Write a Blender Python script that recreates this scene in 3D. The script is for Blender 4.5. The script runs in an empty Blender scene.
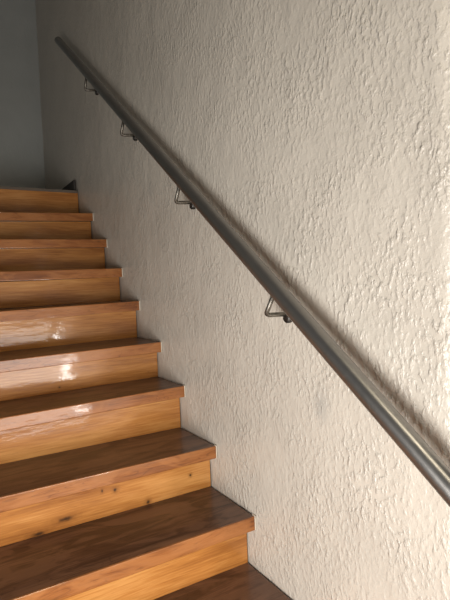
import bpy, bmesh, math, random
from mathutils import Vector, Matrix, noise

scene = bpy.context.scene
COL = scene.collection

# ------------------------------------------------------------------ helpers
def link(name, bm, mat, parent=None, smooth=False, kind=None):
    bm.normal_update()
    me = bpy.data.meshes.new(name)
    bm.to_mesh(me); bm.free()
    for m in (mat if isinstance(mat, (list, tuple)) else [mat]):
        me.materials.append(m)
    if smooth:
        for p in me.polygons:
            p.use_smooth = True
    o = bpy.data.objects.new(name, me)
    COL.objects.link(o)
    if parent is not None:
        o.parent = parent
        o.matrix_parent_inverse = world_of(parent).inverted()
    if kind:
        o['kind'] = kind
    return o

def world_of(o):
    m = o.matrix_basis.copy()
    if o.parent is not None:
        m = world_of(o.parent) @ o.matrix_parent_inverse @ m
    return m

def thing(name, label, cat, loc=(0, 0, 0)):
    o = bpy.data.objects.new(name, None)
    COL.objects.link(o)
    o.location = loc
    o.empty_display_size = 0.1
    o['label'] = label
    o['category'] = cat
    return o

def tag(o, label, cat):
    o['label'] = label; o['category'] = cat
    return o

def box(bm, x0, x1, y0, y1, z0, z1, bevel=0.0, tilt=0.0, seg=2):
    """axis box, optional bevel; tilt lifts z by tilt per metre toward -x"""
    r = bmesh.ops.create_cube(bm, size=1.0)
    vs = r['verts']
    for v in vs:
        v.co = Vector((x0 + (v.co.x + .5) * (x1 - x0),
                       y0 + (v.co.y + .5) * (y1 - y0),
                       z0 + (v.co.z + .5) * (z1 - z0)))
    if bevel > 0:
        es = list({e for v in vs for e in v.link_edges})
        bmesh.ops.bevel(bm, geom=es, offset=bevel, segments=seg, profile=0.6, affect='EDGES')
    if tilt:
        for v in bm.verts:
            v.co.z += tilt * (-v.co.x)
    return bm

def tube(bm, pts, r, n=16, caps=True):
    """swept round tube along a list of points (parallel transport)"""
    pts = [Vector(p) for p in pts]
    t0 = (pts[1] - pts[0]).normalized()
    ref = Vector((0, 0, 1)) if abs(t0.z) < .9 else Vector((1, 0, 0))
    nrm = t0.cross(ref).normalized()
    rings = []
    rad = r if isinstance(r, (list, tuple)) else [r] * len(pts)
    for i, p in enumerate(pts):
        if i == 0: t = (pts[1] - pts[0]).normalized()
        elif i == len(pts) - 1: t = (pts[-1] - pts[-2]).normalized()
        else: t = ((pts[i + 1] - p).normalized() + (p - pts[i - 1]).normalized()).normalized()
        nrm = (nrm - t * nrm.dot(t)).normalized()
        b = t.cross(nrm)
        rings.append([bm.verts.new(p + (nrm * math.cos(2 * math.pi * k / n) + b * math.sin(2 * math.pi * k / n)) * rad[i])
                      for k in range(n)])
    for a, c in zip(rings, rings[1:]):
        for k in range(n):
            bm.faces.new((a[k], a[(k + 1) % n], c[(k + 1) % n], c[k]))
    if caps:
        bm.faces.new(rings[0][::-1]); bm.faces.new(rings[-1])
    return bm

def fillet(a, b, c, r, n=7):
    """round the corner a-b-c, returns the list of points of the bend"""
    a, b, c = Vector(a), Vector(b), Vector(c)
    p0 = b + (a - b).normalized() * r
    p1 = b + (c - b).normalized() * r
    out = []
    for i in range(n + 1):
        t = i / n
        out.append(p0 * (1 - t) ** 2 + b * 2 * t * (1 - t) + p1 * t * t)
    return out

# ------------------------------------------------------------------ node helpers
class NT:
    def __init__(self, name):
        self.m = bpy.data.materials.new(name)
        self.m.use_nodes = True
        self.t = self.m.node_tree
        self.b = self.t.nodes['Principled BSDF']
    def n(self, kind, **kw):
        nd = self.t.nodes.new(kind)
        for k, v in kw.items():
            if k.startswith('i_'):
                nd.inputs[k[2:].replace('_', ' ')].default_value = v
            else:
                setattr(nd, k, v)
        return nd
    def l(self, a, b):
        self.t.links.new(a, b)
    def pos(self, scale=(1, 1, 1), rot=(0, 0, 0), loc=(0, 0, 0)):
        g = self.n('ShaderNodeNewGeometry')
        mp = self.n('ShaderNodeMapping')
        mp.inputs['Scale'].default_value = scale
        mp.inputs['Rotation'].default_value = rot
        mp.inputs['Location'].default_value = loc
        self.l(g.outputs['Position'], mp.inputs['Vector'])
        return mp.outputs['Vector']
    def noise(self, vec, scale, detail=4, rough=.55, dist=0.0):
        nd = self.n('ShaderNodeTexNoise')
        nd.inputs['Scale'].default_value = scale
        nd.inputs['Detail'].default_value = detail
        nd.inputs['Roughness'].default_value = rough
        nd.inputs['Distortion'].default_value = dist
        self.l(vec, nd.inputs['Vector'])
        return nd.outputs['Fac']
    def ramp(self, fac, stops, interp='LINEAR'):
        nd = self.n('ShaderNodeValToRGB')
        cr = nd.color_ramp
        cr.interpolation = interp
        while len(cr.elements) < len(stops):
            cr.elements.new(.5)
        for e, (p, c) in zip(cr.elements, stops):
            e.position = p
            e.color = (c, c, c, 1) if isinstance(c, (int, float)) else (c[0], c[1], c[2], 1)
        self.l(fac, nd.inputs['Fac'])
        return nd.outputs['Color']
    def mix(self, fac, a, b, mode='MIX'):
        nd = self.n('ShaderNodeMix', data_type='RGBA', blend_type=mode)
        for sock, v in ((nd.inputs[0], fac), (nd.inputs[6], a), (nd.inputs[7], b)):
            if isinstance(v, (int, float)): sock.default_value = v
            elif isinstance(v, tuple): sock.default_value = (v[0], v[1], v[2], 1)
            else: self.l(v, sock)
        return nd.outputs[2]
    def math(self, op, a, b=None):
        nd = self.n('ShaderNodeMath', operation=op)
        for i, v in enumerate((a, b)):
            if v is None: continue
            if isinstance(v, (int, float)): nd.inputs[i].default_value = v
            else: self.l(v, nd.inputs[i])
        return nd.outputs[0]
    def bump(self, h, strength, dist, prev=None):
        nd = self.n('ShaderNodeBump')
        nd.inputs['Strength'].default_value = strength
        nd.inputs['Distance'].default_value = dist
        self.l(h, nd.inputs['Height'])
        if prev is not None: self.l(prev, nd.inputs['Normal'])
        return nd.outputs['Normal']
    def blob(self, centre, scale, r0, r1, warp=None):
        """1 at a world point falling to 0 at r1 (in scaled units)"""
        g = self.n('ShaderNodeNewGeometry')
        v = self.n('ShaderNodeVectorMath', operation='SUBTRACT'); v.inputs[1].default_value = centre
        self.l(g.outputs['Position'], v.inputs[0])
        s = self.n('ShaderNodeVectorMath', operation='MULTIPLY'); s.inputs[1].default_value = scale
        self.l(v.outputs[0], s.inputs[0])
        ln = self.n('ShaderNodeVectorMath', operation='LENGTH'); self.l(s.outputs[0], ln.inputs[0])
        d = ln.outputs['Value']
        if warp is not None: d = self.math('ADD', d, warp)
        mr = self.n('ShaderNodeMapRange', interpolation_type='SMOOTHSTEP')
        mr.inputs['From Min'].default_value = r0; mr.inputs['From Max'].default_value = r1
        mr.inputs['To Min'].default_value = 1; mr.inputs['To Max'].default_value = 0
        self.l(d, mr.inputs['Value'])
        return mr.outputs['Result']

# ------------------------------------------------------------------ materials
def plaster(name, base, coarse=1.0, stains=()):
    k = NT(name)
    # trowelled render: strokes stretched along the vertical, slightly slanting
    v1 = k.pos(scale=(1.5, 1.5, .95), rot=(math.radians(18), 0, 0))
    n1 = k.noise(v1, 48, 2.6, .5, .1)
    h1 = k.ramp(n1, ((.40, 0), (.80, 1)), 'EASE')
    v2 = k.pos(scale=(1, 1.2, .85), rot=(math.radians(24), 0, 0), loc=(3, 1, 7))
    n2 = k.noise(v2, 12, 3, .5, .3)
    v3 = k.pos(loc=(9, 2, 4))
    n3 = k.noise(v3, 130, 3, .6)
    patch = k.ramp(k.noise(k.pos(loc=(4, 4, 1)), 4.5, 3), ((.36, .25), (.64, 1)))
    sep = k.n('ShaderNodeSeparateXYZ'); k.l(k.pos(), sep.inputs[0])
    mr = k.n('ShaderNodeMapRange')                     # the render is rougher towards the foot of the stair
    for nm, v in (('From Min', 1.6), ('From Max', -.9), ('To Min', .45), ('To Max', 1.25)): mr.inputs[nm].default_value = v
    k.l(sep.outputs['Y'], mr.inputs['Value'])
    patch = k.math('MULTIPLY', patch, mr.outputs['Result'])
    h1p = k.math('MULTIPLY', h1, patch)
    nrm = k.bump(n2, .6, .010 * coarse)
    nrm = k.bump(h1p, .8, .0056 * coarse, nrm)
    nrm = k.bump(n3, .6, .0018 * coarse, nrm)
    k.l(nrm, k.b.inputs['Normal'])
    tone = k.ramp(k.noise(k.pos(loc=(2, 5, 3)), 3.2, 4), ((.3, .88), (.7, 1.0)))
    c = k.mix(1.0, base, tone, 'MULTIPLY')
    for ctr, sc, r0, r1, f in stains:
        w = k.math('MULTIPLY', k.noise(k.pos(), 25, 3), .5)
        m = k.math('MULTIPLY', k.blob(ctr, sc, r0, r1, w), f)
        c = k.mix(m, c, (.27, .27, .26))
    k.l(c, k.b.inputs['Base Color'])
    k.b.inputs['Roughness'].default_value = .30
    k.b.inputs['Specular IOR Level'].default_value = .6
    return k.m

def wood(name, dark, mid, light, rough, grain=1.0, swirl=0.0, knots=(), coat=.45, seed=0.0):
    k = NT(name)
    # every board shifts the pattern through its own random value
    oi = k.n('ShaderNodeObjectInfo')
    off = k.n('ShaderNodeCombineXYZ')
    rv = k.math('MULTIPLY', oi.outputs['Random'], 40.0)
    for s in 'XYZ': k.l(rv, off.inputs[s])
    def shifted(scale):
        g = k.n('ShaderNodeNewGeometry')
        a = k.n('ShaderNodeVectorMath', operation='ADD')
        k.l(g.outputs['Position'], a.inputs[0]); k.l(off.outputs[0], a.inputs[1])
        m = k.n('ShaderNodeVectorMath', operation='MULTIPLY'); m.inputs[1].default_value = scale
        k.l(a.outputs[0], m.inputs[0])
        return m.outputs[0]
    fine = k.noise(shifted((3, 60, 60)), 2.4, 5, .6, .3)
    broad = k.noise(shifted((1.3, 9, 9)), 1.5, 3, .5, swirl)
    f = k.mix(.42, broad, fine)
    c = k.ramp(f, ((.33, dark), (.5, mid), (.66, light)))
    if swirl:                                          # cathedral figure of flat-sawn boards
        s = k.noise(shifted((1.0, 5.0, 5.0)), 2.2, 2, .5, 1.6)
        rings = k.math('SINE', k.math('MULTIPLY', s, 70.0))
        rr = k.ramp(rings, ((.0, 0), (.75, .0), (1.0, 1)))
        c = k.mix(k.math('MULTIPLY', rr, .35), c, tuple(x * .55 for x in dark))
        sw = k.ramp(k.noise(shifted((1.5, 4.2, 4.2)), 2.0, 3, .55, 2.0), ((.46, 0), (.58, 1)))
        c = k.mix(k.math('MULTIPLY', sw, .6), c, light)
    fleck = k.ramp(k.noise(shifted((7, 45, 45)), 1.7, 3, .6), ((.66, 0), (.74, 1)))
    c = k.mix(k.math('MULTIPLY', fleck, .30), c, tuple(x * .45 for x in dark))
    for ctr, sc, r0, r1 in knots:
        w = k.math('MULTIPLY', k.noise(k.pos(), 60, 2), r1 * .45)
        halo = k.blob(ctr, tuple(s * .42 for s in sc), r0, r1, w)
        c = k.mix(k.math('MULTIPLY', halo, .55), c, tuple(x * .6 for x in dark))
        core = k.blob(ctr, sc, r0, r1, w)
        c = k.mix(k.math('MULTIPLY', core, .95), c, (.012, .007, .005))
    k.l(c, k.b.inputs['Base Color'])
    b = k.b.inputs
    b['Roughness'].default_value = rough
    b['Specular IOR Level'].default_value = .3
    b['Coat Weight'].default_value = coat
    b['Coat Roughness'].default_value = .07
    wv = k.noise(shifted((10, 34, 34)), 1.0, 3, .55)
    nrm = k.bump(wv, .35, .0022)
    nrm = k.bump(fine, .25, .0006, nrm)
    k.l(nrm, b['Normal']); 
    # the lacquer flows over the grain, a touch smoother
    k.l(k.bump(wv, .32, .0022), b['Coat Normal'])
    return k.m

def metal(name, col, rough, metallic=1.0):
    k = NT(name)
    n = k.noise(k.pos(scale=(1, 1, 1)), 60, 3)
    k.l(k.ramp(n, ((.3, rough - .015), (.7, rough + .02))), k.b.inputs['Roughness'])
    k.l(k.mix(k.noise(k.pos(), 9, 2), tuple(c * .85 for c in col), col), k.b.inputs['Base Color'])
    k.b.inputs['Metallic'].default_value = metallic
    return k.m

def flat(name, col, rough=.7):
    k = NT(name)
    t = k.ramp(k.noise(k.pos(), 14, 3), ((.3, .85), (.7, 1.0)))
    k.l(k.mix(1.0, col, t, 'MULTIPLY'), k.b.inputs['Base Color'])
    k.b.inputs['Roughness'].default_value = rough
    return k.m

M_WALL = plaster('cream_plaster', (.61, .558, .485), 1.0, stains=(
    ((0, -.386, .504), (0, 13, 9), .25, 1.05, .38),
    ((0, .864, 1.385), (0, 11, 8), .25, 1.0, .30)))
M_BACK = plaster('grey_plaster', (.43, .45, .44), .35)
M_CEIL = plaster('ceiling_plaster', (.50, .48, .45), .4)
PINE_D, PINE_M, PINE_L = (.26, .085, .016), (.46, .185, .042), (.62, .30, .09)
M_PINE = wood('honey_pine', PINE_D, PINE_M, PINE_L, .34)
M_PINE_K = wood('honey_pine_knotty', PINE_D, PINE_M, PINE_L, .34, knots=(
    ((-.428, .334, .100), (75, 0, 75), .2, 1.0),
    ((-.479, .334, .108), (150, 0, 90), .2, 1.0),
    ((-.294, .334, .015), (65, 0, 60), .2, 1.0),
    ((-.100, .334, .079), (100, 0, 100), .2, 1.0),
    ((-.620, .334, .039), (21, 0, 70), .2, 1.0),
    ((-.718, .334, .012), (24, 0, 75), .2, 1.0)))
M_PINE_S = wood('honey_pine_small_knot', PINE_D, PINE_M, PINE_L, .34, knots=(
    ((-.505, .874, .427), (130, 0, 130), .2, 1.0),))
M_WALNUT = wood('walnut_brown', (.036, .017, .011), (.075, .034, .020), (.19, .095, .055), .40, swirl=1.2, coat=.25)
M_NOSE = wood('red_brown_timber', (.15, .045, .011), (.27, .092, .022), (.38, .15, .045), .36, swirl=.8, coat=.4)
M_EDGE = flat('worn_grey_timber', (.13, .10, .075), .6)
M_DARK = flat('dark_stained_board', (.035, .030, .026), .6)
M_FILL = flat('pale_filler', (.74, .66, .55), .8)
M_RAIL = metal('gunmetal_tube', (.31, .30, .287), .35, .95)
M_BRKT = metal('dull_steel_rod', (.24, .22, .19), .42)
M_ROSE = metal('dark_steel_disc', (.10, .095, .09), .5)
M_FLOOR = flat('lower_floor_boards', (.30, .17, .09), .5)

# ------------------------------------------------------------------ dimensions (metres)
T, R = .27, .19983
NOSE_TH, OVER = .052, .0642
X0 = -1.36                                    # far side of the stair
YB = 3.446                                    # back wall
LAND_Y, LAND_Z = 2.258, 1.632
FLOOR_Z = -.80
CEIL_Z = 4.0
# measured unevenness of the old stair: y shift, z shift, cross fall
WOB = {0: (-.007, .0067, -.0035), 1: (-.0016, .0008, .0015), 2: (.0086, .012, -.0135),
       3: (-.0103, -.0014, -.0105), 4: (0, .0061, -.016), 5: (-.010, .0013, -.0065),
       6: (-.011, .002, -.0105), 7: (-.0007, .0099, -.027)}

# ------------------------------------------------------------------ setting
def plaster_sheet(name, path, z0, z1, step, mat, amp, seed):
    """uneven hand-plastered sheet; path = list of (x, y, nx, ny)"""
    bm = bmesh.new()
    nz = int((z1 - z0) / step)
    cols = []
    for (x, y, nx, ny) in path:
        col = []
        for j in range(nz + 1):
            z = z0 + (z1 - z0) * j / nz
            q = Vector((x * 1.0, y, z * .8)) + Vector((seed, seed, seed))
            d = noise.noise(q * 3.0) * .5 + noise.noise(q * 9.0) * .35 + noise.noise(q * 22.0) * .15
            d *= amp
            col.append(bm.verts.new((x + nx * d, y + ny * d, z)))
        cols.append(col)
    for a, b in zip(cols, cols[1:]):
        for j in range(nz):
            bm.faces.new((a[j], b[j], b[j + 1], a[j + 1]))
    return link(name, bm, mat, smooth=True, kind='structure')

# right wall runs from the back wall to a softly rounded outer corner at the foot of the stair
path = []
yc, rc = -.79, .14
n = int((YB - yc) / .02)
for i in range(n + 1):
    path.append((.003, YB + .02 + (yc - YB - .02) * i / n, -1, 0))
for i in range(1, 13):
    a = math.pi / 2 * i / 12
    path.append((rc - rc * math.cos(a), yc - rc * math.sin(a), -math.cos(a), -math.sin(a)))
for i in range(1, 30):
    path.append((rc + .03 * i, yc - rc, 0, -1))
plaster_sheet('wall_right', path, FLOOR_Z, CEIL_Z, .022, M_WALL, .004, 11.3)

n = 60
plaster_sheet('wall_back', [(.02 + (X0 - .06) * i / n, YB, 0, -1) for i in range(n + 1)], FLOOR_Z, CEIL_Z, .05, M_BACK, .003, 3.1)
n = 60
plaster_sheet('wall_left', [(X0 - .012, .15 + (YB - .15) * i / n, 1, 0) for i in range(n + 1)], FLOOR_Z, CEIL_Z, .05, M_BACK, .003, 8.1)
bm = bmesh.new(); box(bm, X0 - .1, .1, -1.2, YB + .1, CEIL_Z, CEIL_Z + .1); link('ceiling', bm, M_CEIL, kind='structure')
bm = bmesh.new(); box(bm, -3.2, 1.3, -3.4, .3, FLOOR_Z - .1, FLOOR_Z); link('floor', bm, M_FLOOR, kind='structure')
bm = bmesh.new(); box(bm, X0, -.001, LAND_Y + .02, YB - .004, LAND_Z - .12, LAND_Z); link('floor', bm, M_WALNUT, kind='structure')
# skirting on the landing
bm = bmesh.new(); box(bm, -.020, -.003, 2.300, YB - .006, LAND_Z + .001, LAND_Z + .089, .003)
link('baseboard_right', bm, M_DARK, kind='structure')

# ------------------------------------------------------------------ staircase
stair = thing('staircase', 'varnished timber staircase with dark treads and honey orange risers beside the plaster wall',
              'staircase', (-.68, .7, FLOOR_Z))
for k in range(-3, 8):
    dy, dz, tilt = WOB.get(k, (0, 0, 0))
    y, z = k * T + dy, k * R + dz
    nxt = WOB.get(k + 1, (0, 0, 0))
    yr = y + OVER                                         # face of the riser under this tread
    ynext = (k + 1) * T + nxt[0] + OVER
    if k == 7: ynext = LAND_Y + .004
    # tread board
    bm = bmesh.new()
    box(bm, X0, -.005, y + .006, ynext + .012, z - NOSE_TH + .001, z, .003, tilt)
    tr = link('tread', bm, M_WALNUT, stair)
    tr['label'] = 'dark walnut brown tread board'
    # front edge strip
    bm = bmesh.new()
    box(bm, X0, -.005, y, y + .010, z - NOSE_TH, z + .0006, .0035, tilt, 3)
    ns = link('nosing', bm, M_NOSE, tr)
    ns['label'] = 'red brown front edge of the tread'
    # pale filler where the tread is let into the plaster
    bm = bmesh.new()
    box(bm, -.0045, .001, y + .002, y + .020, z - NOSE_TH - .002, z + .002, .002)
    fl = link('edge_filler', bm, M_FILL, tr)
    fl['label'] = 'pale plaster filler at the end of the tread'
    # riser under this tread, standing on the tread below
    pz = (k - 1) * R + WOB.get(k - 1, (0, 0, 0))[1]
    pt = WOB.get(k - 1, (0, 0, 0))[2]
    if k == -3: pz = FLOOR_Z
    bm = bmesh.new()
    box(bm, X0, -.0025, yr, yr + .018, pz - .001, z - NOSE_TH + .0012, .001, (tilt + pt) / 2)
    mat = {1: M_PINE_K, 3: M_PINE_S}.get(k, M_PINE)
    rs = link('riser', bm, mat, stair)
    rs['label'] = {1: 'honey orange riser with dark knots', 3: 'honey orange riser with one small knot'}.get(k, 'honey orange riser board')
# top riser and worn edge of the landing
pz = 7 * R + WOB[7][1]
bm = bmesh.new(); box(bm, X0, -.0025, LAND_Y + .002, LAND_Y + .020, pz - .001, LAND_Z - .020, .001)
rs = link('riser', bm, M_PINE, stair); rs['label'] = 'honey orange riser below the landing'
bm = bmesh.new(); box(bm, X0, -.0025, LAND_Y, LAND_Y + .022, LAND_Z - .020, LAND_Z + .001, .002)
le = link('landing_edge', bm, M_EDGE, stair); le['label'] = 'worn greyish edge strip of the landing'

# ------------------------------------------------------------------ handrail
D, S, RR = .075, .7307, .0272
ZR = .996393 + D * 1.00039
cth = 1 / math.hypot(1, S); sth = S * cth
def axis(y): return Vector((-D, y, ZR + S * y))
def off(p, h): return p + Vector((0, h * sth, -h * cth))     # square to the rail, downwards
Y_LO, Y_HI = -1.06, 2.32
hr = thing('handrail', 'long round gunmetal handrail tube fixed to the plaster wall above the stairs', 'handrail',
           (0, -.9, ZR - S * .9 - .2))
bm = bmesh.new()
A, B = axis(Y_LO), axis(Y_HI)
ax = (B - A).normalized()
pts = [A, A + ax * .003] + [A + (B - A) * t for t in [i / 20 for i in range(1, 20)]] + [B - ax * .003, B]
rad = [RR - .003] + [RR] * (len(pts) - 2) + [RR - .003]
tube(bm, pts, rad, 40)
rail = link('rail', bm, M_RAIL, hr, smooth=True)
bm = bmesh.new()
tube(bm, [B - ax * .001, B + ax * .003, B + ax * .006], [RR - .001, RR - .003, RR - .010], 32)
ec = link('end_cap', bm, M_ROSE, hr, smooth=False)

def make_bracket(y):
    p = axis(y)
    H = .104
    top, elbow = off(p, RR - .006), off(p, H)
    wall = Vector((-.004, elbow.y - .026, elbow.z))
    bm = bmesh.new()
    pts = [top] + fillet(top, elbow, wall, .016) + [wall]
    tube(bm, pts, .0076, 14)
    # little saddle pad against the underside of the rail
    q0, q1 = off(p, RR - .002), off(p, RR + .003)
    tube(bm, [q0, q1], .010, 16)
    br = link('bracket', bm, M_BRKT, hr, smooth=True)
    bm = bmesh.new()
    c = wall - Vector((0, 0, .013))
    tube(bm, [Vector((.004, c.y, c.z)), Vector((-.010, c.y, c.z)), Vector((-.014, c.y, c.z))], [.017, .017, .0135], 28)
    ro = link('rosette', bm, M_ROSE, br, smooth=False)
    ro['label'] = 'dark round wall plate'
    return br
b0 = make_bracket(-.284)
for i in range(1, 4):
    dy = .636 * i
    c = b0.copy(); COL.objects.link(c)
    c.location = b0.location + Vector((0, dy, S * dy))
    for ch in b0.children:
        g = ch.copy(); COL.objects.link(g)
        g.parent = c

# ------------------------------------------------------------------ camera (solved from the stair geometry)
cx, cy, cz, yaw, pitch, roll, f = -1.0039, -1.5157, .8931, .5413, -.0369, -.0404, 488.84
F = Vector((math.sin(yaw) * math.cos(pitch), math.cos(yaw) * math.cos(pitch), math.sin(pitch)))
Rt = Vector((math.cos(yaw), -math.sin(yaw), 0)); U = Rt.cross(F)
R2 = Rt * math.cos(roll) + U * math.sin(roll)
U2 = -Rt * math.sin(roll) + U * math.cos(roll)
cam = bpy.data.cameras.new('camera')
cam.sensor_fit = 'VERTICAL'; cam.sensor_height = 24; cam.lens = f / 600 * 24
cam.clip_start = .02
co = bpy.data.objects.new('camera', cam); COL.objects.link(co)
m = Matrix((R2, U2, -F)).transposed().to_4x4()
m.translation = (cx, cy, cz)
co.matrix_world = m
scene.camera = co

# ------------------------------------------------------------------ light
def area(name, loc, target, w, h, power, col):
    l = bpy.data.lights.new(name, 'AREA'); l.shape = 'RECTANGLE'; l.size = w; l.size_y = h
    l.energy = power; l.color = col
    o = bpy.data.objects.new(name, l); COL.objects.link(o)
    o.location = loc
    o.rotation_euler = (Vector(target) - Vector(loc)).to_track_quat('-Z', 'Y').to_euler()
    return o
area('window_light', (-.08, -2.9, -.10), (-.25, .6, .2), 1.05, 1.0, 38, (1.0, .95, .88))
area('side_window_light', (-1.75, -1.35, .2), (0, -.85, .45), 1.1, 1.1, 60, (1.0, .965, .92))
area('ceiling_light', (-.45, -1.75, 3.0), (-.4, -1.3, 0),   .6, .45, 16, (1.0, .88, .66))
area('narrow_window_light', (.37, -2.9, -.02), (-.3, .8, .3), .09, .9, 13, (1.0, .97, .93))
w = bpy.data.worlds.new('world'); scene.world = w; w.use_nodes = True
bg = w.node_tree.nodes['Background']
bg.inputs['Color'].default_value = (.95, .97, 1.0, 1); bg.inputs['Strength'].default_value = .065
scene.view_settings.view_transform = 'Standard'
scene.view_settings.look = 'None'
scene.view_settings.exposure = 0
